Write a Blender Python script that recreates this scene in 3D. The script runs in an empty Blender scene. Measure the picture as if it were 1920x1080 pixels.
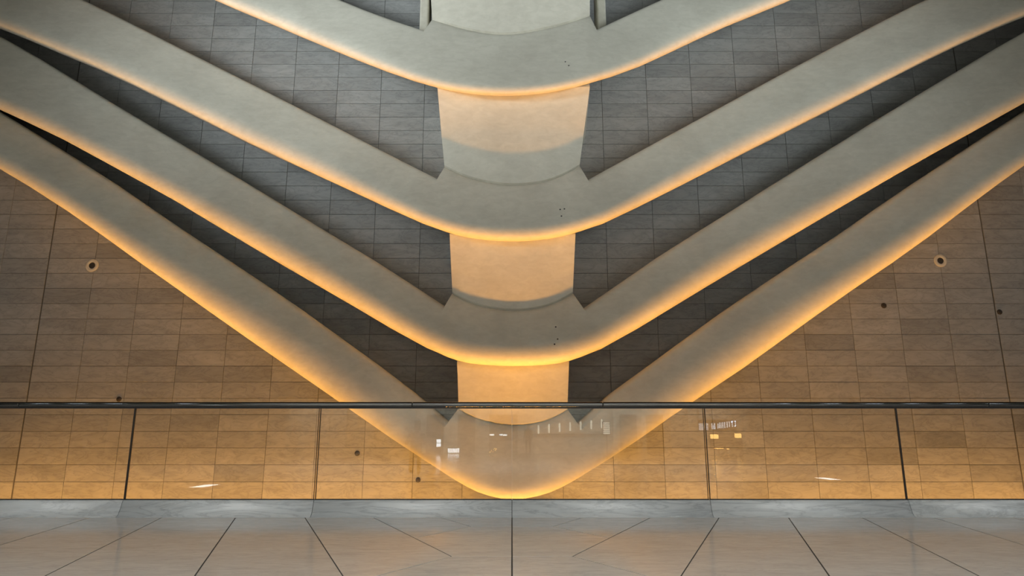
import bpy, bmesh, math, random
from mathutils import Vector
random.seed(7)
S = bpy.context.scene
COL = S.collection

# ---------------------------------------------------------------- camera, world, lights, exposure
cam_d = bpy.data.cameras.new('camera'); cam = bpy.data.objects.new('camera', cam_d); COL.objects.link(cam)
cam.location = (0, 0, 1.0); cam.rotation_euler = (math.radians(90 + 12.6), 0, 0)
cam_d.sensor_width = 36.0; cam_d.lens = 36.0 * 1250 / 1920; cam_d.clip_end = 300
S.camera = cam

world = bpy.data.worlds.new('hall_ambient'); S.world = world; world.use_nodes = True
bg = world.node_tree.nodes['Background']
bg.inputs['Color'].default_value = (0.78, 0.90, 0.98, 1); bg.inputs['Strength'].default_value = 0.008

def area(name, loc, target, sx, sy, power, color, spread=180):
    d = bpy.data.lights.new(name, 'AREA'); d.shape = 'RECTANGLE'; d.size = sx; d.size_y = sy
    d.energy = power; d.color = color; d.spread = math.radians(spread)
    o = bpy.data.objects.new(name, d); COL.objects.link(o); o.location = loc
    o.rotation_euler = (Vector(target) - Vector(loc)).to_track_quat('-Z', 'Y').to_euler()
    return o
# cool light of the hall: two added fill lamps high on either side, and the lit ceiling over the walkway
area('upper_side_fill', (-10.5, 3.4, 7.0), (-0.2, 12.8, 10.8), 4, 1.6, 150, (0.86, 0.955, 1.0), 64)
area('upper_side_fill', (10.5, 3.4, 7.0), (0.2, 12.8, 10.8), 4, 1.6, 80, (0.84, 0.955, 1.0), 64)
area('ceiling_glow', (0, -4.5, 8.1), (0, -4.5, 0), 18, 5, 2200, (0.97, 0.985, 0.98), 138)
# warm uplights in the trough behind the kerb
WARM = (1.0, 0.45, 0.085)
for sx in (-1, 1):
    area('trough_uplight_glow', (sx * 5.5, 10.2, -1.1), (sx * 5.5, 10.35, 6), 7.4, 0.10, 140, WARM, 54)
    area('wall_grazer_glow', (sx * 5.4, 12.15, -0.8), (sx * 5.4, 12.45, 6), 9.4, 0.10, 165, WARM, 150)
area('spine_uplight_glow', (0, 9.8, -1.5), (0, 10.1, 6), 2.4, 0.10, 88, (1.0, 0.43, 0.06), 70)
area('tip_uplight_glow', (0, 10.85, -0.9), (0, 10.9, 6), 2.0, 0.08, 36, WARM, 150)

vs = S.view_settings
S.display_settings.display_device = 'sRGB'
vs.view_transform = 'Standard'; vs.look = 'None'; vs.exposure = 0.0; vs.gamma = 1.0; vs.use_curve_mapping = False

# ---------------------------------------------------------------- helpers
def setp(o, label=None, cat=None, group=None, kind=None):
    if label: o['label'] = label
    if cat: o['category'] = cat
    if group: o['group'] = group
    if kind: o['kind'] = kind
    return o
def mesh(name, verts, faces, mat, smooth=False):
    m = bpy.data.meshes.new(name); m.from_pydata([tuple(v) for v in verts], [], faces); m.update()
    bm = bmesh.new(); bm.from_mesh(m); bmesh.ops.recalc_face_normals(bm, faces=bm.faces); bm.to_mesh(m); bm.free()
    m.materials.append(mat)
    if smooth:
        for p in m.polygons: p.use_smooth = True
    return m
def link(name, m, parent=None, loc=(0, 0, 0)):
    o = bpy.data.objects.new(name, m); COL.objects.link(o); o.location = loc
    if parent: o.parent = parent
    return o
def empty(name, loc=(0, 0, 0)):
    o = bpy.data.objects.new(name, None); COL.objects.link(o); o.location = loc; o.empty_display_size = .2
    return o
def box_vf(x0, x1, y0, y1, z0, z1):
    v = [(x, y, z) for x in (x0, x1) for y in (y0, y1) for z in (z0, z1)]
    f = [(0, 1, 3, 2), (4, 6, 7, 5), (0, 4, 5, 1), (2, 3, 7, 6), (0, 2, 6, 4), (1, 5, 7, 3)]
    return v, f
def boxes(name, bl, mat):
    V, F = [], []
    for b in bl:
        v, f = box_vf(*b); n = len(V); V += v; F += [tuple(i + n for i in q) for q in f]
    return mesh(name, V, F, mat)
def bevel(m, w, seg=2):
    bm = bmesh.new(); bm.from_mesh(m)
    bmesh.ops.bevel(bm, geom=list(bm.edges), offset=w, segments=seg, affect='EDGES', profile=.5)
    bm.to_mesh(m); bm.free(); return m
def lathe(name, prof, mat, n=28, axis='Y', cap=True):
    """profile of (radius, along) turned about an axis; along grows towards -Y for axis Y"""
    V, F = [], []
    for r, a in prof:
        for i in range(n):
            t = 2 * math.pi * i / n
            if axis == 'Y': V.append((r * math.cos(t), -a, r * math.sin(t)))
            elif axis == 'X': V.append((a, r * math.cos(t), r * math.sin(t)))
            else: V.append((r * math.cos(t), r * math.sin(t), a))
    for k in range(len(prof) - 1):
        for i in range(n):
            j = (i + 1) % n
            F.append((k * n + i, k * n + j, (k + 1) * n + j, (k + 1) * n + i))
    if cap:
        F.append(tuple(range(n))); F.append(tuple((len(prof) - 1) * n + i for i in range(n)))
    return mesh(name, V, F, mat, True)

# ---------------------------------------------------------------- materials
class NT:
    def __init__(s, name):
        s.m = bpy.data.materials.new(name); s.m.use_nodes = True; s.t = s.m.node_tree; s.n = s.t.nodes
        s.b = s.n['Principled BSDF']
    def new(s, t, **k):
        q = s.n.new(t)
        for a, b in k.items(): setattr(q, a, b)
        return q
    def l(s, a, b): s.t.links.new(a, b)
    def math(s, op, a, b=None):
        q = s.new('ShaderNodeMath', operation=op)
        for i, v in enumerate((a, b)):
            if v is None: continue
            if isinstance(v, (int, float)): q.inputs[i].default_value = v
            else: s.l(v, q.inputs[i])
        return q.outputs[0]
    def ramp(s, x, stops):
        q = s.new('ShaderNodeValToRGB'); e = q.color_ramp.elements
        while len(e) < len(stops): e.new(.5)
        for el, (p, c) in zip(e, stops): el.position = p; el.color = (*c, 1)
        s.l(x, q.inputs[0]); return q.outputs[0]
    def noise(s, vec, scale, detail=4, rough=.55, dist=0.0):
        q = s.new('ShaderNodeTexNoise'); q.inputs['Scale'].default_value = scale; q.inputs['Detail'].default_value = detail
        q.inputs['Roughness'].default_value = rough; q.inputs['Distortion'].default_value = dist
        s.l(vec, q.inputs['Vector']); return q.outputs['Fac']
    def mix(s, typ, f, a, b):
        q = s.new('ShaderNodeMix', data_type='RGBA', blend_type=typ)
        if isinstance(f, (int, float)): q.inputs[0].default_value = f
        else: s.l(f, q.inputs[0])
        for i, v in ((6, a), (7, b)):
            if isinstance(v, tuple): q.inputs[i].default_value = (*v, 1)
            else: s.l(v, q.inputs[i])
        return q.outputs[2]
    def mapping(s, vec, scale=(1, 1, 1), rot=(0, 0, 0)):
        q = s.new('ShaderNodeMapping'); q.inputs['Scale'].default_value = scale; q.inputs['Rotation'].default_value = rot
        s.l(vec, q.inputs[0]); return q.outputs[0]
    def bump(s, h, strength, dist):
        q = s.new('ShaderNodeBump'); q.inputs['Strength'].default_value = strength; q.inputs['Distance'].default_value = dist
        s.l(h, q.inputs['Height']); s.l(q.outputs[0], s.b.inputs['Normal'])

def marble(name, dark, mid, light, rough, per_piece, vscale=(1.0, 1.0, 3.6), rot=(0, -.28, 0), spec=.5, vein=.55, fine_f=.8):
    t = NT(name); geo = t.new('ShaderNodeNewGeometry'); pos = geo.outputs['Position']
    oi = t.new('ShaderNodeObjectInfo')
    rnd = t.math('FRACT', t.math('ADD', oi.outputs['Random'], t.math('MULTIPLY', geo.outputs['Random Per Island'], 7.31)))
    off = t.new('ShaderNodeCombineXYZ'); t.l(t.math('MULTIPLY', rnd, 37.0), off.inputs[0]); t.l(t.math('MULTIPLY', rnd, 91.0), off.inputs[2])
    add = t.new('ShaderNodeVectorMath', operation='ADD'); t.l(pos, add.inputs[0]); t.l(off.outputs[0], add.inputs[1])
    v = t.mapping(add.outputs[0], vscale, rot)
    n1 = t.noise(v, 1.6, 6, .62, .9); n2 = t.noise(v, 7.0, 5, .6, .4)
    base = t.ramp(n1, [(.25, dark), (.5, mid), (.78, light)])
    vv = t.math('ABSOLUTE', t.math('SUBTRACT', t.noise(v, 2.3, 5, .6, 1.4), .5))
    veins = t.ramp(vv, [(0.0, (.52, .53, .54)), (.035, (.9, .9, .9)), (.09, (1, 1, 1))])
    c = t.mix('MULTIPLY', vein, base, veins)
    fine = t.ramp(n2, [(.3, (.86, .86, .86)), (.7, (1.06, 1.06, 1.06))])
    c = t.mix('MULTIPLY', fine_f, c, fine)
    tone = t.ramp(rnd, [(0.0, (1 - per_piece,) * 3), (.12, (1 - per_piece * .45,) * 3), (1.0, (1, 1, 1))])
    c = t.mix('MULTIPLY', 1.0, c, tone)
    t.l(c, t.b.inputs['Base Color']); t.b.inputs['Specular IOR Level'].default_value = spec
    r = t.math('ADD', t.math('MULTIPLY', n2, .12), rough - .06); t.l(r, t.b.inputs['Roughness'])
    t.bump(n2, .10, .004)
    return t.m
M_wall = marble('wall_marble', (.35, .355, .348), (.425, .43, .42), (.50, .505, .495), .42, .26, vein=.42, fine_f=.45, vscale=(.9, 1.0, 2.6), rot=(0, -.45, 0))
M_floor = marble('floor_marble', (.52, .51, .475), (.60, .59, .555), (.65, .64, .60), .15, .06, vscale=(1.0, 2.4, 1.0), rot=(0, 0, .18), vein=.2, fine_f=.3, spec=.85)
M_kerb = marble('kerb_marble', (.62, .655, .66), (.77, .80, .80), (.84, .86, .86), .26, .08, vscale=(.4, 1.2, 3.0), rot=(0, -.10, 0), vein=.5, fine_f=.5)
def concrete():
    t = NT('rib_offwhite'); geo = t.new('ShaderNodeNewGeometry'); p = geo.outputs['Position']
    a = t.noise(p, .9, 5, .6, .3); b = t.noise(t.mapping(p, (1, 1, 2.2)), 5.5, 6, .65, .6); c = t.noise(p, 60, 3, .6)
    col = t.ramp(a, [(.3, (.61, .58, .49)), (.6, (.70, .67, .57))])
    col = t.mix('MULTIPLY', .55, col, t.ramp(b, [(.34, (.82, .82, .80)), (.62, (1, 1, 1))]))
    t.l(col, t.b.inputs['Base Color']); t.b.inputs['Roughness'].default_value = .62; t.b.inputs['Specular IOR Level'].default_value = .3
    t.bump(t.math('ADD', t.math('MULTIPLY', b, .6), t.math('MULTIPLY', c, .25)), .18, .008)
    return t.m
M_rib = concrete()
def plain(name, col, rough=.5, metal=0.0, spec=.5, emit=None, strength=0):
    t = NT(name); b = t.b
    tc = t.new('ShaderNodeNewGeometry').outputs['Position']
    n = t.noise(tc, 9.0, 4, .6)
    c = t.mix('MULTIPLY', .5, col, t.ramp(n, [(.3, (.82, .82, .82)), (.7, (1.05, 1.05, 1.05))]))
    t.l(c, b.inputs['Base Color']); b.inputs['Roughness'].default_value = rough; b.inputs['Metallic'].default_value = metal
    b.inputs['Specular IOR Level'].default_value = spec
    if emit: b.inputs['Emission Color'].default_value = (*emit, 1); b.inputs['Emission Strength'].default_value = strength
    return t.m
M_joint = plain('dark_joint', (.035, .032, .028), .9)
M_backing = plain('grout_grey', (.13, .125, .11), .9)
M_seal = plain('dark_sealant', (.02, .02, .02), .5)
M_steel = plain('satin_steel', (.20, .196, .19), .06, 1.0)
M_white = plain('white_enamel', (.66, .64, .57), .5)
M_rubber = plain('dark_rubber', (.045, .04, .035), .7)
M_pit = plain('trough_concrete', (.30, .29, .27), .85)
M_pale = plain('pale_hall', (.70, .69, .65), .6)
def glass():
    t = NT('clear_glass'); out = t.n['Material Output']; t.n.remove(t.b)
    lw = t.new('ShaderNodeLayerWeight'); lw.inputs['Blend'].default_value = .5
    f = t.math('ADD', t.math('MULTIPLY', t.math('POWER', lw.outputs['Facing'], 5.0), .96), .04)
    tr = t.new('ShaderNodeBsdfTransparent'); tr.inputs['Color'].default_value = (.985, .99, .985, 1)
    gl = t.new('ShaderNodeBsdfGlossy'); gl.inputs['Roughness'].default_value = 0.0
    mx = t.new('ShaderNodeMixShader'); t.l(f, mx.inputs[0]); t.l(tr.outputs[0], mx.inputs[1]); t.l(gl.outputs[0], mx.inputs[2])
    t.l(mx.outputs[0], out.inputs['Surface']); return t.m
M_glass = glass()
def lamp_mat(name, col, s): return plain(name, col, .5, emit=col, strength=s)

# ---------------------------------------------------------------- marble wall behind the ribs
WALL = 12.8; PL, PR, ROW, Z0 = .92, .944, .3052, .192
vis = set(map(tuple, [(8,-1),(7,-1),(6,-1),(9,0),(5,-1),(8,0),(-10,-1),(4,-1),(7,0),(-9,-1),(3,-1),(6,0),(9,1),(-8,-1),(2,-1),(5,0),(8,1),(-7,-1),(-10,0),(4,0),(7,1),(9,-1),(-6,-1),(-9,0),(3,0),(6,1),(9,2),(-5,-1),(-8,0),(2,0),(5,1),(8,2),(-4,-1),(-7,0),(-10,1),(4,1),(7,2),(-3,-1),(-6,0),(-9,1),(3,1),(6,2),(9,3),(-5,0),(-8,1),(5,2),(8,3),(-4,0),(-7,1),(4,2),(-10,2),(7,3),(-3,0),(-6,1),(-9,2),(3,2),(6,3),(9,4),(-5,1),(-8,2),(5,3),(8,4),(-4,1),(-7,2),(4,3),(-10,3),(7,4),(-2,-1),(-6,2),(-9,3),(6,4),(1,-1),(9,5),(-5,2),(-8,3),(5,4),(8,5),(-4,2),(-7,3),(4,4),(-10,4),(7,5),(-6,3),(-9,4),(6,5),(9,6),(-5,3),(-8,4),(5,5),(8,6),(-7,4),(-10,5),(7,6),(-6,4),(-9,5),(6,6),(9,7),(-5,4),(-8,5),(5,6),(8,7),(-7,5),(-10,6),(7,7),(-6,5),(-9,6),(6,7),(9,8),(-8,6),(-3,1),(8,8),(-7,6),(7,8),(-10,7),(-6,6),(6,8),(-9,7),(9,9),(2,1),(-8,7),(8,9),(-7,7),(7,9),(-10,8),(-9,8),(9,10),(-4,3),(-8,8),(8,10),(-7,8),(7,10),(-10,9),(3,3),(-9,9),(9,11),(-8,9),(8,11),(-10,10),(-5,5),(-9,10),(9,12),(-8,10),(8,12),(4,5),(-10,11),(-9,11),(9,13),(-10,12),(-9,12),(9,14),(-11,13),(-10,13),(7,11),(2,7),(-11,14),(5,7),(-10,14),(-6,7),(6,9),(-11,15),(2,14),(8,13),(-3,7),(2,15),(-11,16),(-11,12),(-7,9),(3,16),(-3,14),(9,15),(-3,15),(-8,11),(3,17),(4,18),(-4,16),(-11,11),(-3,8),(2,8),(3,9),(-9,13),(5,20),(-5,18),(-4,9),(-10,15),(-4,17),(-11,10),(10,17),(10,16),(2,22),(1,6),(-11,17),(6,22),(1,5),(2,23),(3,24),(-3,22),(-5,11),(2,24),(-2,6),(-11,9),(10,15),(-2,5),(3,25),(4,19),(-3,23),(2,25),(4,11),(-6,20),(-7,21),(4,26),(-4,24),(3,26),(-3,24),(-6,19),(4,27),(-4,25),(2,16),(-5,25),(-3,25),(5,28),(-5,26),(3,27),(4,28),(-4,26),(-8,23),(6,29),(-6,27),(10,14),(5,29),(-5,17),(-11,8),(-5,27),(5,13),(5,27),(6,30),(-6,28),(5,30),(-3,16),(3,10),(2,26),(7,31),(-7,29),(6,31),(-6,29),(-8,30),(-4,23),(7,32),(-7,28),(-7,30),(-4,15),(4,25),(-4,10),(-5,28),(-6,13),(-8,31),(-11,7),(10,13),(-9,32),(-8,32),(2,13),(-3,32),(8,25),(8,32),(7,24),(6,21),(3,15),(-3,13),(10,12),(-2,0),(4,29),(7,23),(-11,6),(6,15),(4,17),(-4,27),(-9,31),(-5,19),(9,27),(3,23),(5,19),(-7,31),(4,12),(-6,26),(5,21),(-7,15),(-3,21),(10,11),(7,30),(-2,7),(2,32),(-11,5),(6,32),(-3,26),(1,0),(-9,25),(1,12),(-10,26),(1,7),(1,13),(-9,24)]))
wv, wf = box_vf(-26, 26, WALL + .012, WALL + .35, -1.8, 17.0)
wall = link('wall_back', mesh('wall_back', wv, wf, M_backing))
setp(wall, 'end wall clad in thin horizontal marble tiles behind the ribs', kind='structure')
G = .0032
def tile_vf(x0, x1, z0, z1, y=0.0, th=.016):
    c = .0025
    v = [(x0, y + th, z0), (x1, y + th, z0), (x1, y + th, z1), (x0, y + th, z1),
         (x0, y + c, z0), (x1, y + c, z0), (x1, y + c, z1), (x0, y + c, z1),
         (x0 + c, y, z0 + c), (x1 - c, y, z0 + c), (x1 - c, y, z1 - c), (x0 + c, y, z1 - c)]
    f = [(8, 9, 10, 11)] + [(4 + i, 4 + (i + 1) % 4, 8 + (i + 1) % 4, 8 + i) for i in range(4)] + [(i, (i + 1) % 4, 4 + (i + 1) % 4, 4 + i) for i in range(4)]
    return v, f
tile_mesh = {}
def tile_key(k):
    a = .014 if k in (10,) or k == -10 else G          # wide movement joints run up beside these columns
    b = .014 if k + 1 in (10, -10) else G
    if k in (10, -10): a = .014
    return (PL if k < 0 else PR, a, b)
RV, RF = [], []
for k in range(-15, 15):
    p, a, b = tile_key(k)
    for n in range(-6, 37):
        x = k * p + p / 2; z = Z0 + ROW * n + ROW / 2
        dy = random.uniform(-.0015, .0015)
        if (k, n) in vis:
            key = (p, a, b)
            if key not in tile_mesh:
                v, f = tile_vf(-p / 2 + a, p / 2 - b, -ROW / 2 + G, ROW / 2 - G)
                tile_mesh[key] = mesh('wall_tile', v, f, M_wall)
            o = link('wall_tile', tile_mesh[key], wall, (x, WALL + dy, z))
            o.rotation_euler = (random.uniform(-.003, .003), 0, random.uniform(-.001, .001))
        else:
            v, f = tile_vf(x - p / 2 + a, x + p / 2 - b, z - ROW / 2 + G, z + ROW / 2 - G, WALL + dy)
            m = len(RV); RV += v; RF += [tuple(i + m for i in q) for q in f]
setp(link('wall_tile', mesh('wall_tile_rest', RV, RF, M_wall), wall), kind='stuff')

# ---------------------------------------------------------------- trough between the glass and the wall
v, f = box_vf(-26, 26, 9.05, WALL + .02, -1.95, -1.7)
setp(link('floor_trough', mesh('floor_trough', v, f, M_pit)), 'sunken concrete trough floor between the glass and the wall', kind='structure')

# ---------------------------------------------------------------- floor of marble slabs
v, f = box_vf(-26, 26, -26, 8.95, -.40, -.0035)
floor = link('floor', mesh('floor', v, f, M_joint)); setp(floor, 'pale polished marble floor in a fishbone pattern of slabs', kind='structure')
def clip_inset(poly, g):
    n = len(poly); out = []
    A = sum(poly[i][0] * poly[(i + 1) % n][1] - poly[(i + 1) % n][0] * poly[i][1] for i in range(n))
    if A < 0: poly = poly[::-1]
    for i in range(n):
        p0, p1, p2 = Vector(poly[i - 1]), Vector(poly[i]), Vector(poly[(i + 1) % n])
        d1 = (p1 - p0).normalized(); d2 = (p2 - p1).normalized()
        n1 = Vector((-d1.y, d1.x)); n2 = Vector((-d2.y, d2.x)); b = n1 + n2
        s = max(.35, 1 + n1.dot(n2)); out.append(p1 + b * (g / s))
    return out
def slab(poly, g=.006, name='floor_slab', z=0.0, th=.02):
    q = clip_inset(poly, g); q2 = clip_inset(poly, g + .0006); n = len(q)
    V = [(p.x, p.y, z - th) for p in q] + [(p.x, p.y, z - .0006) for p in q] + [(p.x, p.y, z) for p in q2]
    F = [tuple(range(2 * n, 3 * n))]
    for i in range(n):
        j = (i + 1) % n
        F += [(i, j, n + j, n + i), (n + i, n + j, 2 * n + j, 2 * n + i)]
    cx = sum(p.x for p in q) / n; cy = sum(p.y for p in q) / n
    return link(name, mesh(name, [(a - cx, b - cy, c) for a, b, c in V], F, M_floor), floor, (cx, cy, random.uniform(-.0004, 0)))
YK = 8.93; YN = 4.2
for s in (-1, 1):
    # slanted joints: x at the kerb and x at the near line
    L = []
    pts = [((.83, 8.77), (.47, 8.05)), ((1.70, 8.77), (.52, 6.09)), ((2.58, 8.77), (1.245, 5.26)), ((3.47, 8.77), (2.34, 5.26)),
           ((4.45, 8.90), (3.445, 5.26)), ((5.37, 8.94), (4.87, 6.77)), ((6.36, 8.94), (5.8, 6.6)), ((7.35, 8.94), (6.75, 6.6)), ((8.4, 8.94), (7.8, 6.6))]
    fx = lambda k, y: pts[k][0][0] + (pts[k][1][0] - pts[k][0][0]) * (y - pts[k][0][1]) / (pts[k][1][1] - pts[k][0][1])
    A = [(.47, 8.05), (.52, 6.09), (.55, YN)]
    J = [(.95, 7.22), (None, None)]
    def back(k):      # where the return joint from apex k meets the next slanted joint
        ax, ay = A[k]; dx, dy = (.48, -.83)
        for i in range(1, 400):
            t = i * .01; y = ay + dy * t
            if ax + dx * t >= fx(k + 1, y): return (ax + dx * t, y)
    B0, B1 = back(0), back(1)
    m = lambda P: [(s * x, y) for x, y in P]
    slab(m([(0, YK), (fx(0, YK), YK), A[0], (0, A[0][1])]))
    slab(m([(fx(0, YK), YK), (fx(1, YK), YK), B0, A[0]]))
    slab(m([(0, A[0][1]), A[0], B0, A[1], (0, A[1][1])]))
    slab(m([(fx(1, YK), YK), (fx(2, YK), YK), B1, A[1], B0]))
    slab(m([(0, A[1][1]), A[1], B1, (fx(2, YN), YN), (0, YN)]))
    for k in range(2, 8):
        slab(m([(fx(k, YK), YK), (fx(k + 1, YK), YK), (fx(k + 1, YN), YN), (fx(k, YN), YN)]))
    slab(m([(fx(8, YK), YK), (25.9, YK), (25.9, YN), (fx(8, YN), YN)]))
RV, RF = [], []
y = YN
while y > -25.5:
    for i in range(-13, 13):
        v, f = box_vf(i * 2 + .004, i * 2 + 1.996, y - 1.896, y - .004, -.02, 0)
        n = len(RV); RV += v; RF += [tuple(q + n for q in w) for w in f]
    y -= 1.9
setp(link('floor_slab', mesh('floor_slab_rest', RV, RF, M_floor), floor), kind='stuff')

# ---------------------------------------------------------------- marble kerb with a coved foot
GX = [-12.9, -10.3, -7.66, -5.06, -2.577, 0.0, 2.577, 5.155, 7.78, 10.4, 13.0]
v, f = box_vf(-13, 13, 9.12, 9.28, -1.7, .185)
kerb = link('trim_1', mesh('trim_1', v, f, M_joint)); setp(kerb, 'low marble kerb with coved foot under the glass', kind='structure')
prof = [(9.30, -.05), (9.30, .18), (9.288, .197), (9.25, .20), (9.085, .20), (9.068, .196), (9.058, .184), (9.045, .15), (9.03, .105), (9.012, .06), (8.99, .028), (8.965, .009), (8.94, .001), (8.935, -.02), (8.935, -.05)]
for a, b in zip(GX[:-1], GX[1:]):
    w = b - a - .007; n = len(prof)
    V = [(-w / 2, y - 9.1, z) for y, z in prof] + [(w / 2, y - 9.1, z) for y, z in prof]
    F = [(i, (i + 1) % n, n + (i + 1) % n, n + i) for i in range(n)] + [tuple(range(n)), tuple(range(n, 2 * n))]
    o = link('kerb_stone', mesh('kerb_stone', V, F, M_kerb, True), kerb, ((a + b) / 2, 9.1, 0))
    o.data.polygons[-1].use_smooth = o.data.polygons[-2].use_smooth = False

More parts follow.
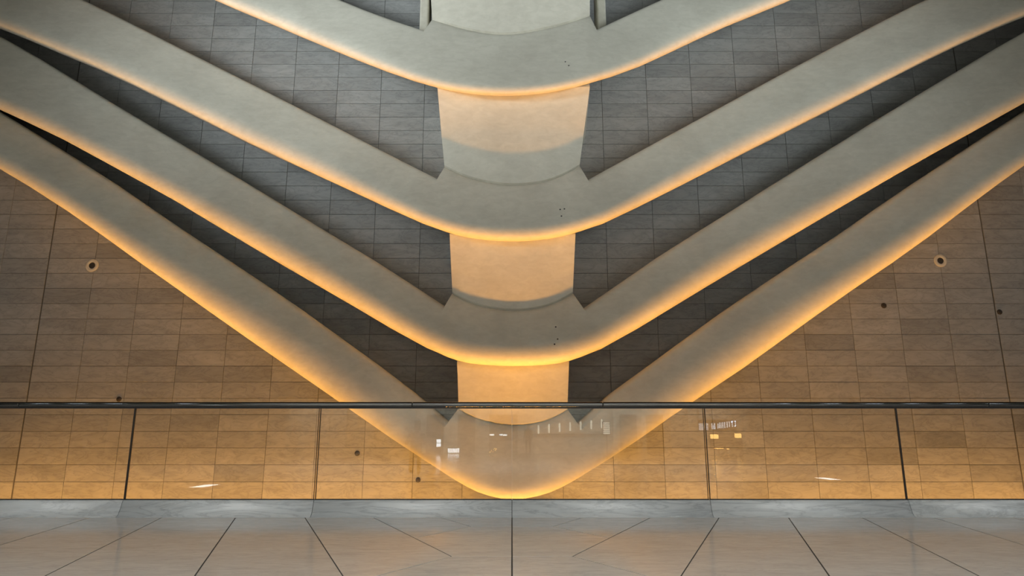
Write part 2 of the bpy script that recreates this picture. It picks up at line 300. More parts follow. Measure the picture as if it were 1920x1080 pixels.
# ---------------------------------------------------------------- the bent ribs and the spine that joins them
RIBS = {1: [(-11.049, 11.881, 13.798, -10.535, 11.1, 11.224, 1.074, 1.0),
    (-10.368, 11.855, 13.394, -9.932, 11.1, 10.93, 1.051, 1.0),
    (-9.697, 11.828, 12.995, -9.335, 11.1, 10.644, 1.029, 1.0),
    (-9.036, 11.801, 12.602, -8.742, 11.1, 10.362, 1.006, 1.0),
    (-8.386, 11.775, 12.217, -8.149, 11.1, 10.082, 0.983, 1.0),
    (-7.746, 11.752, 11.848, -7.56, 11.1, 9.804, 0.959, 1.0),
    (-7.116, 11.734, 11.492, -6.984, 11.1, 9.522, 0.935, 1.0),
    (-6.496, 11.719, 11.144, -6.417, 11.1, 9.235, 0.91, 1.0),
    (-5.885, 11.705, 10.8, -5.851, 11.1, 8.95, 0.884, 1.0),
    (-5.277, 11.687, 10.465, -5.282, 11.1, 8.684, 0.86, 1.0),
    (-4.675, 11.667, 10.139, -4.717, 11.1, 8.436, 0.837, 1.0),
    (-4.066, 11.611, 9.793, -4.141, 11.061, 8.158, 0.812, 0.975),
    (-3.444, 11.485, 9.414, -3.538, 10.956, 7.853, 0.788, 0.907),
    (-2.824, 11.323, 9.037, -2.929, 10.809, 7.533, 0.765, 0.813),
    (-2.217, 11.153, 8.688, -2.335, 10.65, 7.226, 0.743, 0.71),
    (-1.63, 11.003, 8.379, -1.773, 10.511, 6.959, 0.722, 0.621),
    (-1.495, 11.059, 8.651, -1.543, 10.466, 6.873, 0.718, 0.593),
    (-1.283, 11.017, 8.549, -1.32, 10.431, 6.794, 0.712, 0.57),
    (-1.072, 10.986, 8.457, -1.099, 10.408, 6.731, 0.707, 0.555),
    (-0.862, 10.97, 8.386, -0.878, 10.4, 6.687, 0.703, 0.55),
    (-0.652, 10.963, 8.332, -0.657, 10.4, 6.658, 0.7, 0.55),
    (-0.441, 10.957, 8.291, -0.436, 10.4, 6.64, 0.698, 0.55),
    (-0.228, 10.954, 8.269, -0.214, 10.4, 6.629, 0.697, 0.55),
    (-0.015, 10.955, 8.272, 0.008, 10.4, 6.63, 0.697, 0.55),
    (0.198, 10.959, 8.3, 0.229, 10.4, 6.641, 0.698, 0.55),
    (0.408, 10.966, 8.345, 0.451, 10.4, 6.661, 0.7, 0.55),
    (0.619, 10.972, 8.396, 0.671, 10.4, 6.692, 0.703, 0.55),
    (0.829, 10.976, 8.452, 0.89, 10.4, 6.735, 0.707, 0.55),
    (1.037, 10.99, 8.527, 1.11, 10.409, 6.791, 0.712, 0.556),
    (1.247, 11.02, 8.623, 1.33, 10.432, 6.862, 0.718, 0.571),
    (1.458, 11.062, 8.732, 1.551, 10.467, 6.948, 0.725, 0.593),
    (1.559, 10.989, 8.392, 1.786, 10.512, 7.034, 0.725, 0.622),
    (2.151, 11.166, 8.801, 2.356, 10.652, 7.311, 0.748, 0.712),
    (2.766, 11.34, 9.217, 2.932, 10.806, 7.65, 0.774, 0.811),
    (3.402, 11.5, 9.633, 3.526, 10.95, 8.001, 0.802, 0.904),
    (4.048, 11.626, 10.035, 4.131, 11.058, 8.335, 0.828, 0.973),
    (4.688, 11.691, 10.403, 4.729, 11.1, 8.611, 0.852, 1.0),
    (5.321, 11.712, 10.741, 5.311, 11.1, 8.867, 0.876, 1.0),
    (5.959, 11.723, 11.072, 5.892, 11.1, 9.15, 0.901, 1.0),
    (6.604, 11.732, 11.403, 6.48, 11.1, 9.441, 0.927, 1.0),
    (7.257, 11.743, 11.74, 7.077, 11.1, 9.731, 0.951, 1.0),
    (7.922, 11.76, 12.086, 7.682, 11.1, 10.011, 0.975, 1.0),
    (8.597, 11.777, 12.439, 8.294, 11.1, 10.293, 0.997, 1.0),
    (9.28, 11.795, 12.797, 8.912, 11.1, 10.578, 1.02, 1.0),
    (9.973, 11.813, 13.161, 9.535, 11.1, 10.867, 1.041, 1.0),
    (10.674, 11.829, 13.528, 10.163, 11.1, 11.165, 1.063, 1.0),
    (11.383, 11.845, 13.898, 10.797, 11.1, 11.47, 1.085, 1.0)],
2: [(-13.123, 11.857, 11.684, -12.318, 11.1, 9.302, 0.877, 1.0),
    (-12.232, 11.83, 11.284, -11.534, 11.1, 8.999, 0.858, 1.0),
    (-11.355, 11.805, 10.891, -10.758, 11.1, 8.701, 0.838, 1.0),
    (-10.492, 11.779, 10.501, -10.007, 11.1, 8.405, 0.82, 1.0),
    (-9.645, 11.749, 10.084, -9.271, 11.1, 8.097, 0.799, 1.0),
    (-8.82, 11.727, 9.674, -8.537, 11.1, 7.77, 0.774, 1.0),
    (-8.008, 11.697, 9.253, -7.815, 11.1, 7.455, 0.749, 1.0),
    (-7.218, 11.676, 8.832, -7.104, 11.1, 7.112, 0.72, 1.0),
    (-6.448, 11.663, 8.418, -6.399, 11.1, 6.751, 0.688, 1.0),
    (-5.689, 11.652, 8.016, -5.701, 11.1, 6.394, 0.656, 1.0),
    (-4.943, 11.642, 7.619, -5.016, 11.1, 6.038, 0.623, 1.0),
    (-4.203, 11.619, 7.218, -4.333, 11.097, 5.712, 0.592, 0.997),
    (-3.456, 11.523, 6.784, -3.633, 11.032, 5.388, 0.561, 0.938),
    (-2.716, 11.367, 6.331, -2.93, 10.911, 5.058, 0.531, 0.83),
    (-2.003, 11.196, 5.886, -2.24, 10.772, 4.722, 0.5, 0.705),
    (-1.317, 11.048, 5.474, -1.57, 10.655, 4.414, 0.47, 0.6),
    (-1.207, 11.119, 5.726, -1.365, 10.631, 4.34, 0.47, 0.577),
    (-1.04, 11.094, 5.633, -1.171, 10.612, 4.268, 0.464, 0.561),
    (-0.871, 11.076, 5.551, -0.976, 10.602, 4.209, 0.458, 0.552),
    (-0.7, 11.067, 5.484, -0.78, 10.6, 4.164, 0.454, 0.55),
    (-0.525, 11.06, 5.434, -0.581, 10.6, 4.133, 0.452, 0.55),
    (-0.349, 11.055, 5.397, -0.382, 10.6, 4.111, 0.45, 0.55),
    (-0.172, 11.051, 5.369, -0.182, 10.6, 4.097, 0.448, 0.55),
    (0.007, 11.049, 5.358, 0.018, 10.6, 4.093, 0.448, 0.55),
    (0.185, 11.05, 5.366, 0.218, 10.6, 4.097, 0.448, 0.55),
    (0.363, 11.051, 5.382, 0.417, 10.6, 4.111, 0.449, 0.55),
    (0.54, 11.054, 5.414, 0.616, 10.6, 4.135, 0.452, 0.55),
    (0.713, 11.061, 5.469, 0.814, 10.6, 4.169, 0.455, 0.55),
    (0.881, 11.074, 5.548, 1.011, 10.603, 4.217, 0.459, 0.553),
    (1.046, 11.098, 5.643, 1.206, 10.615, 4.276, 0.464, 0.564),
    (1.209, 11.131, 5.751, 1.402, 10.635, 4.346, 0.469, 0.581),
    (1.335, 11.049, 5.455, 1.61, 10.66, 4.416, 0.468, 0.604),
    (2.011, 11.2, 5.894, 2.27, 10.778, 4.74, 0.5, 0.71),
    (2.718, 11.369, 6.357, 2.951, 10.914, 5.09, 0.533, 0.832),
    (3.45, 11.518, 6.825, 3.645, 11.032, 5.45, 0.566, 0.939),
    (4.189, 11.609, 7.276, 4.339, 11.097, 5.806, 0.6, 0.997),
    (4.922, 11.634, 7.703, 5.019, 11.1, 6.149, 0.633, 1.0),
    (5.668, 11.653, 8.126, 5.702, 11.1, 6.5, 0.666, 1.0),
    (6.426, 11.669, 8.551, 6.395, 11.1, 6.861, 0.699, 1.0),
    (7.197, 11.683, 8.978, 7.093, 11.1, 7.232, 0.732, 1.0),
    (7.984, 11.699, 9.403, 7.782, 11.1, 7.598, 0.761, 1.0),
    (8.789, 11.705, 9.787, 8.489, 11.1, 7.958, 0.788, 1.0),
    (9.61, 11.716, 10.172, 9.226, 11.1, 8.304, 0.814, 1.0),
    (10.451, 11.733, 10.557, 9.972, 11.1, 8.629, 0.835, 1.0),
    (11.31, 11.753, 10.93, 10.736, 11.1, 8.933, 0.855, 1.0),
    (12.181, 11.772, 11.308, 11.519, 11.1, 9.241, 0.874, 1.0),
    (13.066, 11.792, 11.691, 12.31, 11.1, 9.552, 0.894, 1.0)],
3: [(-12.589, 11.676, 9.896, -11.827, 10.95, 7.671, 0.746, 1.0),
    (-11.697, 11.652, 9.471, -11.098, 10.95, 7.325, 0.728, 1.0),
    (-10.824, 11.63, 9.056, -10.325, 10.95, 6.987, 0.704, 1.0),
    (-9.963, 11.605, 8.638, -9.608, 10.95, 6.654, 0.683, 1.0),
    (-9.121, 11.558, 8.144, -8.916, 10.95, 6.327, 0.659, 1.0),
    (-8.309, 11.514, 7.64, -8.193, 10.95, 5.98, 0.63, 1.0),
    (-7.527, 11.487, 7.157, -7.472, 10.95, 5.593, 0.594, 1.0),
    (-6.758, 11.464, 6.694, -6.76, 10.95, 5.212, 0.559, 1.0),
    (-6.006, 11.443, 6.24, -6.065, 10.95, 4.834, 0.523, 1.0),
    (-5.273, 11.431, 5.799, -5.389, 10.95, 4.438, 0.485, 1.0),
    (-4.552, 11.418, 5.363, -4.726, 10.95, 4.054, 0.448, 1.0),
    (-3.845, 11.397, 4.924, -4.067, 10.947, 3.681, 0.411, 0.994),
    (-3.141, 11.343, 4.487, -3.396, 10.917, 3.325, 0.375, 0.926),
    (-2.446, 11.266, 4.057, -2.741, 10.867, 2.989, 0.34, 0.813),
    (-1.781, 11.181, 3.617, -2.107, 10.813, 2.655, 0.306, 0.692),
    (-1.14, 11.101, 3.185, -1.47, 10.768, 2.332, 0.3, 0.59),
    (-1.026, 11.192, 3.436, -1.276, 10.76, 2.256, 0.3, 0.571),
    (-0.891, 11.18, 3.351, -1.097, 10.753, 2.179, 0.3, 0.558),
    (-0.748, 11.172, 3.283, -0.916, 10.75, 2.118, 0.3, 0.551),
    (-0.601, 11.167, 3.23, -0.73, 10.75, 2.076, 0.3, 0.55),
    (-0.45, 11.16, 3.192, -0.54, 10.75, 2.053, 0.3, 0.55),
    (-0.297, 11.154, 3.162, -0.349, 10.75, 2.04, 0.3, 0.55),
    (-0.144, 11.15, 3.141, -0.157, 10.75, 2.031, 0.3, 0.55),
    (0.01, 11.148, 3.132, 0.034, 10.75, 2.029, 0.3, 0.55),
    (0.165, 11.149, 3.136, 0.226, 10.75, 2.03, 0.3, 0.55),
    (0.319, 11.152, 3.151, 0.418, 10.75, 2.038, 0.3, 0.55),
    (0.472, 11.158, 3.178, 0.609, 10.75, 2.052, 0.3, 0.55),
    (0.622, 11.166, 3.221, 0.799, 10.75, 2.076, 0.3, 0.55),
    (0.767, 11.176, 3.283, 0.986, 10.751, 2.119, 0.3, 0.553),
    (0.908, 11.187, 3.355, 1.169, 10.755, 2.178, 0.3, 0.562),
    (1.046, 11.202, 3.438, 1.351, 10.763, 2.248, 0.3, 0.578),
    (1.211, 11.097, 3.147, 1.546, 10.772, 2.32, 0.3, 0.6),
    (1.859, 11.185, 3.604, 2.198, 10.82, 2.657, 0.305, 0.708),
    (2.529, 11.278, 4.078, 2.846, 10.875, 3.005, 0.341, 0.832),
    (3.231, 11.356, 4.537, 3.501, 10.923, 3.358, 0.378, 0.94),
    (3.948, 11.405, 4.991, 4.179, 10.949, 3.73, 0.415, 0.998),
    (4.667, 11.428, 5.455, 4.855, 10.95, 4.113, 0.453, 1.0),
    (5.404, 11.449, 5.918, 5.536, 10.95, 4.502, 0.491, 1.0),
    (6.157, 11.47, 6.391, 6.232, 10.95, 4.898, 0.529, 1.0),
    (6.924, 11.493, 6.875, 6.933, 10.95, 5.298, 0.567, 1.0),
    (7.712, 11.515, 7.358, 7.645, 10.95, 5.698, 0.604, 1.0),
    (8.519, 11.54, 7.849, 8.377, 10.95, 6.097, 0.64, 1.0),
    (9.342, 11.564, 8.349, 9.111, 10.95, 6.508, 0.675, 1.0),
    (10.187, 11.588, 8.843, 9.834, 10.95, 6.915, 0.706, 1.0),
    (11.048, 11.597, 9.293, 10.583, 10.95, 7.333, 0.736, 1.0),
    (11.921, 11.605, 9.749, 11.37, 10.95, 7.761, 0.768, 1.0),
    (12.812, 11.615, 10.215, 12.137, 10.95, 8.197, 0.795, 1.0)],
4: [(-12.204, 11.545, 8.614, -11.664, 10.95, 6.867, 0.686, 1.0),
    (-11.323, 11.509, 8.054, -10.977, 10.95, 6.415, 0.663, 1.0),
    (-10.47, 11.481, 7.511, -10.204, 10.95, 5.968, 0.626, 1.0),
    (-9.637, 11.455, 6.982, -9.432, 10.95, 5.528, 0.587, 1.0),
    (-8.819, 11.439, 6.491, -8.674, 10.95, 5.091, 0.549, 1.0),
    (-8.023, 11.428, 6.007, -7.952, 10.95, 4.645, 0.509, 1.0),
    (-7.249, 11.422, 5.526, -7.267, 10.95, 4.189, 0.468, 1.0),
    (-6.499, 11.411, 5.025, -6.593, 10.95, 3.729, 0.424, 1.0),
    (-5.763, 11.403, 4.54, -5.906, 10.95, 3.277, 0.381, 1.0),
    (-5.036, 11.397, 4.073, -5.233, 10.95, 2.838, 0.339, 1.0),
    (-4.323, 11.389, 3.611, -4.581, 10.95, 2.414, 0.3, 1.0),
    (-3.628, 11.377, 3.147, -3.949, 10.948, 1.996, 0.3, 0.993),
    (-2.948, 11.332, 2.671, -3.31, 10.925, 1.599, 0.3, 0.924),
    (-2.28, 11.272, 2.208, -2.677, 10.887, 1.216, 0.3, 0.81),
    (-1.64, 11.2, 1.739, -2.079, 10.847, 0.861, 0.3, 0.691),
    (-1.047, 11.119, 1.25, -1.477, 10.814, 0.517, 0.3, 0.592),
    (-0.884, 11.219, 1.478, -1.28, 10.808, 0.407, 0.3, 0.573),
    (-0.77, 11.216, 1.402, -1.103, 10.803, 0.303, 0.3, 0.559),
    (-0.647, 11.224, 1.344, -0.927, 10.8, 0.201, 0.3, 0.551),
    (-0.52, 11.236, 1.297, -0.749, 10.8, 0.106, 0.3, 0.55),
    (-0.388, 11.251, 1.265, -0.566, 10.8, 0.023, 0.3, 0.55),
    (-0.255, 11.261, 1.237, -0.375, 10.8, -0.037, 0.3, 0.55),
    (-0.12, 11.266, 1.217, -0.179, 10.8, -0.077, 0.3, 0.55),
    (0.016, 11.266, 1.209, 0.022, 10.8, -0.087, 0.3, 0.55),
    (0.152, 11.264, 1.212, 0.222, 10.8, -0.077, 0.3, 0.55),
    (0.287, 11.259, 1.227, 0.42, 10.8, -0.041, 0.3, 0.55),
    (0.422, 11.25, 1.249, 0.614, 10.8, 0.013, 0.3, 0.55),
    (0.553, 11.239, 1.282, 0.801, 10.8, 0.088, 0.3, 0.55),
    (0.68, 11.23, 1.331, 0.983, 10.801, 0.177, 0.3, 0.553),
    (0.803, 11.226, 1.39, 1.162, 10.804, 0.274, 0.3, 0.563),
    (0.92, 11.229, 1.461, 1.341, 10.81, 0.374, 0.3, 0.579),
    (1.082, 11.128, 1.216, 1.544, 10.817, 0.481, 0.3, 0.6),
    (1.669, 11.222, 1.733, 2.133, 10.85, 0.811, 0.3, 0.701),
    (2.328, 11.286, 2.193, 2.731, 10.89, 1.169, 0.3, 0.821),
    (3.004, 11.354, 2.672, 3.385, 10.928, 1.551, 0.3, 0.935),
    (3.697, 11.4, 3.154, 4.027, 10.949, 1.94, 0.3, 0.997),
    (4.405, 11.403, 3.618, 4.662, 10.95, 2.378, 0.3, 1.0),
    (5.129, 11.407, 4.084, 5.322, 10.95, 2.818, 0.337, 1.0),
    (5.869, 11.412, 4.556, 6.013, 10.95, 3.266, 0.38, 1.0),
    (6.618, 11.429, 5.061, 6.715, 10.95, 3.711, 0.423, 1.0),
    (7.383, 11.44, 5.566, 7.401, 10.95, 4.172, 0.467, 1.0),
    (8.16, 11.435, 6.061, 8.097, 10.95, 4.676, 0.513, 1.0),
    (8.952, 11.433, 6.564, 8.815, 10.95, 5.184, 0.558, 1.0),
    (9.767, 11.439, 7.076, 9.546, 10.95, 5.679, 0.6, 1.0),
    (10.601, 11.44, 7.577, 10.298, 10.95, 6.181, 0.639, 1.0),
    (11.449, 11.441, 8.086, 11.074, 10.95, 6.696, 0.679, 1.0),
    (12.312, 11.442, 8.604, 11.866, 10.95, 7.222, 0.717, 1.0)]}
def fillet(A, B, C, r, n):
    d1, d2 = A - B, C - B; l1, l2 = d1.length, d2.length
    p = B + d1 / l1 * min(r, l1 * .85); q = B + d2 / l2 * min(r, l2 * .85)
    return [p * (1 - t) ** 2 + B * (2 * t * (1 - t)) + q * t * t for t in [i / (n - 1) for i in range(n)]]
def section(T, L, sl, r):
    n = T - L; n.y = 0; n.normalize()
    A0 = Vector((T.x, WALL - .003, T.z)) - n * .05
    A3 = Vector((L.x, WALL - .003, L.z)) + n * (WALL - L.y) * sl
    T2 = fillet(A0, T, L, .13, 6); L2 = fillet(T, L, A3, r, 15)
    mid = [T2[-1].lerp(L2[0], t) for t in (.33, .67)]
    return [A0] + T2 + mid + L2 + [A3]
rib_label = {1: 'topmost pale curved rib, crossing the spine at the upper frame edge',
             2: 'second pale curved rib from the top, brightly grey with amber underside',
             3: 'third pale curved rib from the top, ending above the handrail',
             4: 'lowest and darkest curved rib, its tip glowing amber behind the glass'}
TOPS = {}
HOLE = lathe('bolt_hole', [(.014, -.004), (.014, .002), (.004, .003)], M_rubber, 10)
HOLES = {1: [(0.945, 7.485), (1.0, 7.391)], 2: [(0.822, 4.792), (0.895, 4.801), (0.838, 4.657)], 3: [(0.73, 2.793), (0.753, 2.578), (0.699, 2.489)]}
for k in (1, 2, 3, 4):
    rows = RIBS[k]; V, F = [], []
    secs = [section(Vector(r[:3]), Vector(r[3:6]), r[6], r[7]) for r in rows]; n = len(secs[0])
    for s_ in secs: V += s_
    for i in range(len(secs) - 1):
        for j in range(n - 1):
            a = i * n + j; F.append((a, a + 1, a + n + 1, a + n))
        F.append((i * n + n - 1, i * n, (i + 1) * n, (i + 1) * n + n - 1))
    F += [tuple(range(n)), tuple((len(secs) - 1) * n + i for i in range(n))]
    o = link('curved_rib', mesh('curved_rib', V, F, M_rib, True))
    o.data.polygons[-1].use_smooth = o.data.polygons[-2].use_smooth = False
    setp(o, rib_label[k], 'rib')
    for hx, hz in HOLES.get(k, ()):
        ok, hit, nor, _ = o.ray_cast(Vector((hx, 5.0, hz)), Vector((0, 1, 0)))
        if ok:
            h = link('bolt_hole', HOLE, o, hit); h.rotation_euler = nor.to_track_quat('-Y', 'Z').to_euler(); h['label'] = 'tiny dark bolt hole'
    TOPS[k] = [Vector(r[:3]) for r in rows[16:31]]
SP = {4: [(-0.919, 11.15, 2.222), (0.954, 11.15, 2.222)], 3: [(-1.074, 11.0, 4.409), (1.093, 11.0, 4.409)], 2: [(-1.329, 10.8, 7.081), (1.386, 10.8, 7.081)], 1: [(-1.521, 10.8, 9.285), (1.442, 10.8, 9.285)]}
spine = empty('spine', (0, WALL, 0)); setp(spine, 'pale central spine, amber lit, rising through the bent ribs', 'spine')
side = {4: .10, 3: .12, 2: .20, 1: .22}
for k in (4, 3, 2, 1):
    low = [p.copy() for p in TOPS[k]]; a, b = Vector(SP[k][0]), Vector(SP[k][1]); n = len(low)
    V, F = [], []; NR = 9
    for r in range(-1, NR + 1):
        for i, p in enumerate(low):
            t = r / (NR - 1); u = (p.x - low[0].x) / (low[-1].x - low[0].x)
            top = a.lerp(b, u); q = p.lerp(top, t)
            if r == -1: q = p + Vector((0, .10, -.06))
            if r == NR: q = top + Vector((0, .35, .55))
            V.append(q)
    rows_n = NR + 2
    for r in range(rows_n - 1):
        for i in range(n - 1):
            c = r * n + i; F.append((c, c + 1, c + n + 1, c + n))
    # sides back to the wall
    for sgn, col in ((-1, 0), (1, n - 1)):
        base = len(V)
        for r in range(rows_n):
            q = V[r * n + col]; V.append(Vector((q.x + sgn * side[k] * ((r / rows_n) ** 2 if r > 0 else 0), WALL - .003, q.z)))
        for r in range(rows_n - 1):
            c0, c1 = r * n + col, (r + 1) * n + col
            F.append((c0, c1, base + r + 1, base + r))
    m = mesh('spine_segment', [(p.x, p.y - WALL, p.z) for p in V], F, M_rib)
    for p in m.polygons: p.use_smooth = True
    m.set_sharp_from_angle(angle=math.radians(40))
    link('spine_segment', m, spine)
# slim pale flanges that run beside the spine above the topmost rib
for sgn in (-1, 1):
    m = boxes('side_flange', [(-.085, .085, -.25, .25, -.5, 2.6)], M_rib); bevel(m, .03)
    o = link('side_flange', m, spine, (1.77 if sgn > 0 else -1.735, -.9, 9.0))
    o.rotation_euler = (0, 0, 0)

# ---------------------------------------------------------------- wall fixtures
def wall_thing(x, z, parts, name, label, cat, group=None):
    e = empty(name, (x, WALL, z)); setp(e, label, cat, group)
    for nm, m, lab in parts:
        o = link(nm, m, e)
        if lab: o['label'] = lab
ring = lathe('ring', [(.125, -.005), (.130, .008), (.122, .020), (.075, .022), (.064, .012), (.062, -.004)], M_white, 36, cap=False)
core = lathe('core', [(.064, -.004), (.062, .006), (.045, .010), (.012, .012)], M_rubber, 24)
for x, z, lab in ((-8.32, 4.316, 'round white ring fixture with dark centre, left of the ribs'), (8.503, 4.415, 'round white ring fixture with dark centre, right of the ribs')):
    wall_thing(x, z, [('ring', ring, None), ('core', core, 'dark round centre')], 'ring_fixture', lab, 'wall fixture', 'round ring fixtures on the marble wall')
plug = lathe('plug', [(.052, -.004), (.054, .006), (.048, .016), (.028, .024), (.006, .026)], M_rubber, 20)
for x, z, lab, sc in ((7.271, 3.508, 'dark stud on the wall right of the lowest rib, below the right ring', 1.0),
                  (9.514, 3.381, 'dark stud at the far right edge of the wall', .95),
                  (-2.883, .703, 'dark stud seen through the glass, left of the lowest rib tip', .9),
                  (-1.735, .225, 'dark stud nearest the kerb beside the glowing rib tip', .85),
                  (-7.453, 1.70, 'dark stud just above the handrail on the left', .9)):
    o = link('wall_stud', plug, None, (x, WALL, z)); o.scale = (sc, 1, sc); setp(o, lab, 'stud', 'dark studs on the marble wall')

# ---------------------------------------------------------------- glass balustrade with a steel handrail
bal = empty('glass_balustrade', (0, 9.1, .20)); setp(bal, 'frameless glass balustrade with slim steel handrail standing on the marble kerb', 'balustrade')
RZ = 1.425
for a, b in zip(GX[:-1], GX[1:]):
    w = (b - a) / 2 - .006
    m = boxes('glass_panel', [(-w, w, -.009, .009, 0.0, RZ - .20 - .035)], M_glass)
    link('glass_panel', m, bal, ((a + b) / 2, 0, 0.002))
    m = boxes('base_seal', [(-w, w, -.018, .018, -.004, .010)], M_seal); link('base_seal', m, bal, ((a + b) / 2, 0, 0))
M_edge = plain('pale_glass_edge', (.62, .60, .50), .3)
for x in GX[1:-1]:
    hh = RZ - .20 - .035
    if abs(x) < .1: st, ml = [(-.003, .003)], M_edge
    elif abs(x) < 3: st, ml = [(-.016, -.011), (.006, .014)], M_seal
    else: st, ml = [(-.010, .010)], M_seal
    for a, b in st:
        o = link('joint_seal', boxes('joint_seal', [(a, b, -.0105, .0105, 0.0, hh)], ml), bal, (x, 0, .003))
        if ml == M_edge: o['label'] = 'pale polished glass edge at the middle joint'
RX = [-12.9, -6.62, -1.34, 1.22, 6.4, 12.9]
for a, b in zip(RX[:-1], RX[1:]):
    m = lathe('handrail', [(.030, a + .002), (.036, a + .006), (.036, a + .010), (.036, a + .05), (.036, b - .05), (.036, b - .010), (.036, b - .006), (.030, b - .002)], M_steel, 32, axis='X')
    o = link('handrail', m, bal, (0, 0, RZ - .20))
m = boxes('rail_channel', [(-12.9, 12.9, -.016, .016, RZ - .20 - .052, RZ - .20 - .02)], M_seal); link('rail_channel', m, bal)

# ---------------------------------------------------------------- uplight channels in the trough (below the line of sight)
for x0, x1, y, z, lab in ((-9.2, -1.8, 10.2, -1.2, 'low uplight channel in the trough below the left rib arms'), (1.8, 9.2, 10.2, -1.2, 'low uplight channel in the trough below the right rib arms'),
                       (-1.3, 1.3, 9.8, -1.6, 'short uplight channel in the middle of the trough, nearest the glass'),
                       (-10.2, -1.1, 12.15, -.9, 'uplight channel at the foot of the wall, left'), (1.1, 10.2, 12.15, -.9, 'uplight channel at the foot of the wall, right'),
                       (-1.1, 1.1, 10.85, -1.0, 'short uplight channel under the lowest rib tip')):
    o = empty('uplight_channel', (0, y, -1.7)); setp(o, lab, 'light', 'uplight channels in the trough'); h = z + 1.7
    link('trough_body', boxes('trough_body', [(x0, x1, -.08, .08, h - .02, h)], M_steel), o)
    for q in (-.08, .06): link('lip', boxes('lip', [(x0, x1, q, q + .02, h, h + .06)], M_steel), o)
    for q in (x0 + .1, x1 - .16): link('foot', boxes('foot', [(q, q + .06, -.05, .05, 0, h - .02)], M_steel), o)

# ---------------------------------------------------------------- the hall behind the camera (seen only as reflections in the glass and rail)
v, f = box_vf(-26, 26, -26, 2.2, 8.25, 8.6)
setp(link('ceiling', mesh('ceiling', v, f, M_pale)), 'pale ceiling over the walkway behind the viewer', kind='structure')
v, f = box_vf(-26, 26, -26.0, -25.6, -.4, 8.25)
hall = link('wall_front', mesh('wall_front', v, f, M_pale)); setp(hall, 'far pale hall wall with vertical fins, seen reflected in the glass', kind='structure')
fin = boxes('fin', [(-.14, .14, -.40, .0, 0, 8.2)], M_pale); bevel(fin, .03)
for i in range(34):
    x = -15.5 + i * .92 + (.2 if i % 2 else 0)
    if x > 1.2 and x < 6.5: continue
    link('fin', fin, hall, (x, -25.2, 0))
dark = boxes('doorway', [(-.55, .55, -.05, .02, 0, 2.4)], M_rubber)
for x in (-4.9, -2.9, -.9, -.2, 7.4, 9.1): link('doorway', dark, hall, (x, -25.18 if (x < 1.2 or x > 6.5) else -25.6, 0))
ledge = boxes('ledge', [(1.2, 6.4, 0, .10, 1.15, 1.20), (1.2, 6.4, 0, .10, 2.95, 3.05)], M_rubber); link('ledge', ledge, hall, (0, -25.6, 0))
L_white = lamp_mat('lamp_white', (.85, .95, 1.0), 11); L_warm = lamp_mat('lamp_amber', (1.0, .62, .18), 12); L_soft = lamp_mat('lamp_soft', (.95, .95, .8), 3.5)
slot = boxes('lit_slot', [(-.05, .05, 0, .03, 0, .55)], L_soft)
for i in range(7): link('lit_slot', slot, hall, (1.7 + i * .68, -25.6, 1.2 + i * .06))
area('hall_wash_fill', (0, -23.9, 4.2), (0, -25.5, 1.6), 28, .3, 500, (.95, 1.0, .88), 110)  # added fill, brightens the lower hall wall for its reflection in the glass

def spot(x):
    e = empty('ceiling_spotlight', (x, 0, 8.25))
    for nm, m in (('housing', SPOT_H), ('lens', SPOT_L)): link(nm, m, e).scale = (1.8, 1, 1)
    return e
SPOT_H = lathe('housing', [(.20, 0), (.22, -.02), (.22, -.06), (.17, -.07), (.16, -.03)], M_white, 24, 'Z', cap=False)
SPOT_L = lathe('lens', [(.16, -.045), (.15, -.05), (.02, -.055)], lamp_mat('spot_lens', (.80, .88, 1.0), 60), 24, 'Z')
ORD = ('first', 'second', 'third', 'fourth', 'fifth', 'sixth')
for side_, xs in (('left', (-14.2, -13.1, -11.9, -9.8)), ('right', (14.6, 13.3, 12.1, 10.9, 9.6, 8.2))):
    for i, x in enumerate(xs):
        setp(spot(x), 'ceiling spotlight mirrored as the %s bright dash on the handrail from the %s' % (ORD[i], side_), 'light', 'ceiling spotlights over the walkway')

def lit(name, x, y, z, bl, mat, label, cat='sign', back=None):
    e = empty(name, (x, y, 0)); setp(e, label, cat)
    for a, b, c, d, p, q in bl: link('lit_face', boxes('lit_face', [(a, b, c, d, p + z, q + z)], mat), e)
    x0 = min(b[0] for b in bl) - .05; x1 = max(b[1] for b in bl) + .05; z0 = min(b[4] for b in bl) + z - .05; z1 = max(b[5] for b in bl) + z + .05
    y0 = min(b[2] for b in bl)
    link('backboard', bevel(boxes('backboard', [(x0, x1, y0 - .07, y0 - .005, z0, z1)], M_rubber), .01), e)
    link('post', boxes('post', [((x0 + x1) / 2 - .04, (x0 + x1) / 2 + .04, y0 - .06, y0 - .01, 0, z0)], M_rubber), e)
lit('light_box', -4.52, -24.0, 0, [(-.13, .13, 0, .03, .42, .62), (-.13, .13, 0, .03, .66, .86)], L_white, 'pair of small white light boxes mirrored in the glass left of the rib tip')
lit('lit_counter', -3.6, -24.0, 0, [(-.34 + i * .09, -.28 + i * .09, 0, .03, .06, .32) for i in range(8)], L_white, 'low lit counter front mirrored in the glass left of centre', 'counter')
lit('striped_panel', 5.85, -24.0, 0, [(-.20, .20, 0, .03, 1.18 + i * .125, 1.27 + i * .125) for i in range(6)], L_soft, 'striped light panel mirrored in the glass right of the rib tip')
lit('amber_screen', 12.75, -24.0, 0, [(-.5, .0, 0, .03, .90, 1.16), (1.0, 1.42, 0, .03, .95, 1.22), (-.3, .25, 0, .03, .30, .34), (.45, .6, 0, .03, .26, .31)], L_warm, 'board of amber screens mirrored in the glass at right', 'screen')
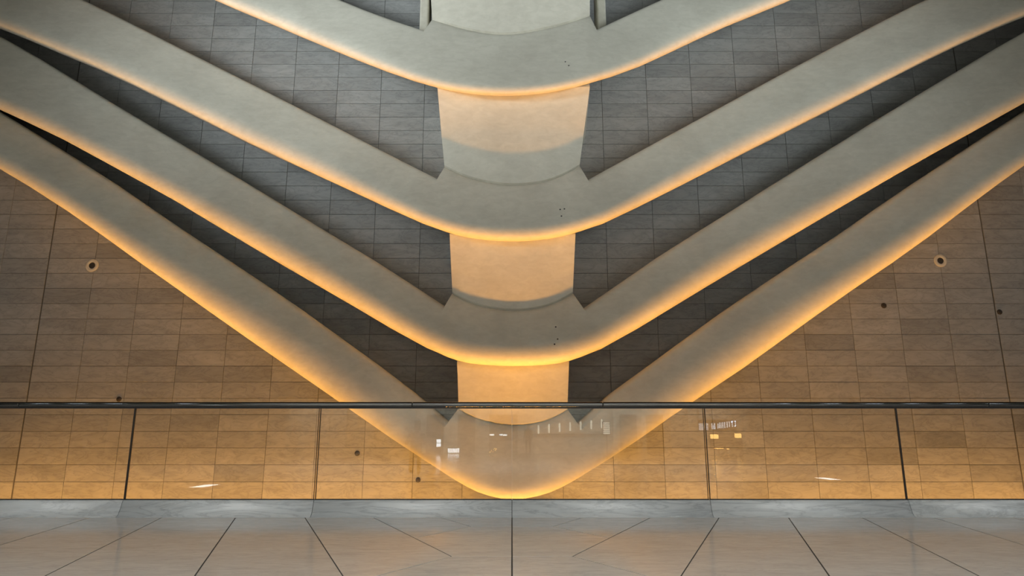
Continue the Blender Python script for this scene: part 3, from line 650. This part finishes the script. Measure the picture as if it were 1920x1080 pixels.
# cool lettering mirrored in the glass, too blurred in the photograph to read: strokes of the same rhythm
ST = [(-.95 + i * .085, .035, .0, .42) for i in range(7)] + [(-.17, .05, .05, .42), (-.08, .05, .05, .30), (.0, .05, .05, .42), (.2, .05, .1, .40), (.3, .05, .1, .45), (.40, .04, .12, .47), (.50, .05, .12, .47), (.62, .05, .14, .50), (.78, .05, .16, .52), (.92, .04, .18, .54), (1.05, .10, .46, .55), (1.1, .04, .2, .55), (1.30, .04, .22, .58), (1.24, .10, .22, .27), (1.24, .10, .52, .58)]
lit('lit_sign', 12.6, -24.2, 1.42, [(a, a + w_, 0, .03, p, q) for a, w_, p, q in ST], lamp_mat('lamp_cool', (.75, .88, 1.0), 6), 'cool white lit lettering mirrored in the glass at right, above amber screens')
e = empty('ceiling_strip_lamp', (-.8, -23.0, 8.25)); setp(e, 'slim curved ceiling strip lamp mirrored in the glass near the centre joint', 'light')
for bx_ in [(-.5, -.47, -.02, .02, -7.1, 0), (.35, .38, -.02, .02, -7.1, 0)]: link('hanger', boxes('hanger', [bx_], M_rubber), e)
for bx_ in [(-.55, -.28, -.03, .03, -7.16, -7.08), (.05, .25, -.03, .03, -7.15, -7.07), (.25, .5, -.03, .03, -7.18, -7.10)]: link('tube', boxes('tube', [bx_], L_white), e)

e = empty('string_lights', (-1.35, -23.5, 0)); setp(e, 'small cluster of amber string lights mirrored in the glass left of the centre joint', 'light')
link('stand', boxes('stand', [(.18, .22, -.02, .02, 0, .5)], M_rubber), e)
BULB = lathe('bulb', [(.004, -.03), (.026, -.012), (.026, .012), (.004, .03)], L_warm, 10, 'Z')
for dx, z in [(0, .10), (.10, .19), (.2, .13), (.22, .26), (.33, .22), (.30, .32), (.40, .30)]: link('bulb', BULB, e, (dx, 0, z))
for x, y, lab in ((-6.4, 3.75, 'added glowing floor panel that makes the white glint low in the glass at left'), (7.7, 1.3, 'added glowing floor panel that makes the white glint low in the glass at right')):
    e = empty('floor_glint_panel', (x, y, 0)); setp(e, lab, 'light')  # glowing panel added out of view to put a white glint in the glass
    link('frame', boxes('frame', [(-.18, .18, -.48, -.45, 0, .008), (-.18, .18, .45, .48, 0, .008), (-.18, -.15, -.45, .45, 0, .008), (.15, .18, -.45, .45, 0, .008)], M_steel), e)
    link('lens', boxes('lens', [(-.15, .15, -.45, .45, 0, .006)], L_white), e)

# people in the hall, dark figures mirrored in the glass
M_coat = plain('dark_coat', (.05, .048, .05), .8); M_skin = plain('skin', (.50, .33, .25), .6); M_hair = plain('dark_hair', (.03, .025, .02), .7)
def body(name, joints, edges, mat, parent):
    m = bpy.data.meshes.new(name); m.from_pydata([j[:3] for j in joints], edges, []); m.update()
    o = bpy.data.objects.new(name, m); COL.objects.link(o)
    md = o.modifiers.new('skin', 'SKIN'); sv = m.skin_vertices[0].data if m.skin_vertices else None
    if sv is None:
        bm = bmesh.new(); bm.from_mesh(m); bm.verts.layers.skin.verify(); bm.to_mesh(m); bm.free(); sv = m.skin_vertices[0].data
    for s_, j in zip(sv, joints): s_.radius = (j[3], j[4] if len(j) > 4 else j[3])
    sv[0].use_root = True
    sd = o.modifiers.new('subdivision', 'SUBSURF'); sd.levels = 2; sd.render_levels = 2
    dg = bpy.context.evaluated_depsgraph_get(); me = bpy.data.meshes.new_from_object(o.evaluated_get(dg))
    bpy.data.objects.remove(o); me.materials.clear(); me.materials.append(mat)
    for p in me.polygons: p.use_smooth = True
    return link(name, me, parent)
def person(x, y, rz, label, kneel=False, scale=1.0):
    e = empty('person', (x, y, 0)); e.rotation_euler = (0, 0, rz); e.scale = (scale,) * 3; setp(e, label, 'person', 'people in the hall')
    dz = -.36 if kneel else 0
    J = [(0, 0, .94 + dz, .15, .12), (0, .01, 1.15 + dz, .14, .11), (0, .01, 1.35 + dz, .17, .11), (0, 0, 1.47 + dz, .07), (0, .02, 1.54 + dz, .055)]
    E = [(0, 1), (1, 2), (2, 3), (3, 4)]
    for s in (-1, 1):
        b = len(J)
        if kneel:
            J += [(s * .19, .0, 1.40 + dz, .065), (s * .27, .14, 1.16 + dz, .05), (s * .10, .30, 1.38 + dz, .038)]
            leg = [(s * .10, 0, .52, .09), (s * .13, .40, .50, .075), (s * .13, .38, .10, .05), (s * .14, .52, .05, .04)] if s > 0 else [(s * .10, 0, .52, .09), (s * .12, .10, .10, .075), (s * .12, -.30, .08, .05), (s * .12, -.42, .05, .04)]
        else:
            J += [(s * .19, 0, 1.40, .065), (s * .24, -.02, 1.12, .048), (s * .25, .06, .86, .036)]
            leg = [(s * .10, 0, .86, .09), (s * .11, .02, .48, .065), (s * .11, -.02, .10, .045), (s * .12, .12, .045, .04)]
        E += [(2, b), (b, b + 1), (b + 1, b + 2)]
        c = len(J); J += leg; E += [(0, c), (c, c + 1), (c + 1, c + 2), (c + 2, c + 3)]
    body('body', J, E, M_coat, e)
    body('head', [(0, .02, 1.56 + dz, .055), (0, .03, 1.62 + dz, .082, .095), (0, .02, 1.69 + dz, .078, .09), (0, .12, 1.62 + dz, .014)], [(0, 1), (1, 2), (1, 3)], M_skin, e)
    body('hair', [(0, -.01, 1.68 + dz, .088, .098), (0, -.03, 1.72 + dz, .07, .08), (0, -.06, 1.63 + dz, .07)], [(0, 1), (0, 2)], M_hair, e)
    for s in (-1, 1):
        h = (s * .10, .30, 1.38 + dz) if kneel else (s * .25, .06, .86)
        up_ = 1 if kneel else -1
        J = [(h[0], h[1], h[2], .03, .02), (h[0], h[1] + .02, h[2] + up_ * .07, .036, .016)]; E = [(0, 1)]
        for q, ln in ((-1.5, .06), (-.5, .075), (.5, .07), (1.5, .055)):
            b = len(J); J += [(h[0] + .004 * q, h[1] + .02 + .018 * q, h[2] + up_ * .11, .009), (h[0] - s * .008, h[1] + .026 + .018 * q, h[2] + up_ * (.11 + ln * .9), .008)]
            E += [(1, b), (b, b + 1)]
        b = len(J); J += [(h[0] - s * .012, h[1] + .06, h[2] + up_ * .06, .010), (h[0] - s * .018, h[1] + .075, h[2] + up_ * .10, .009)]; E += [(0, b), (b, b + 1)]
        body('hand', J, E, M_skin, e)
person(-2.62, -.6, 0, 'dark figure kneeling on one knee, head and shoulders mirrored in the glass left', True)
person(.98, -23.4, .3, 'slim dark figure standing right of the centre joint, mirrored in the glass')
person(.2, -22.8, -2.0, 'dark figure standing at the centre joint, mirrored in the glass', False, 1.03)
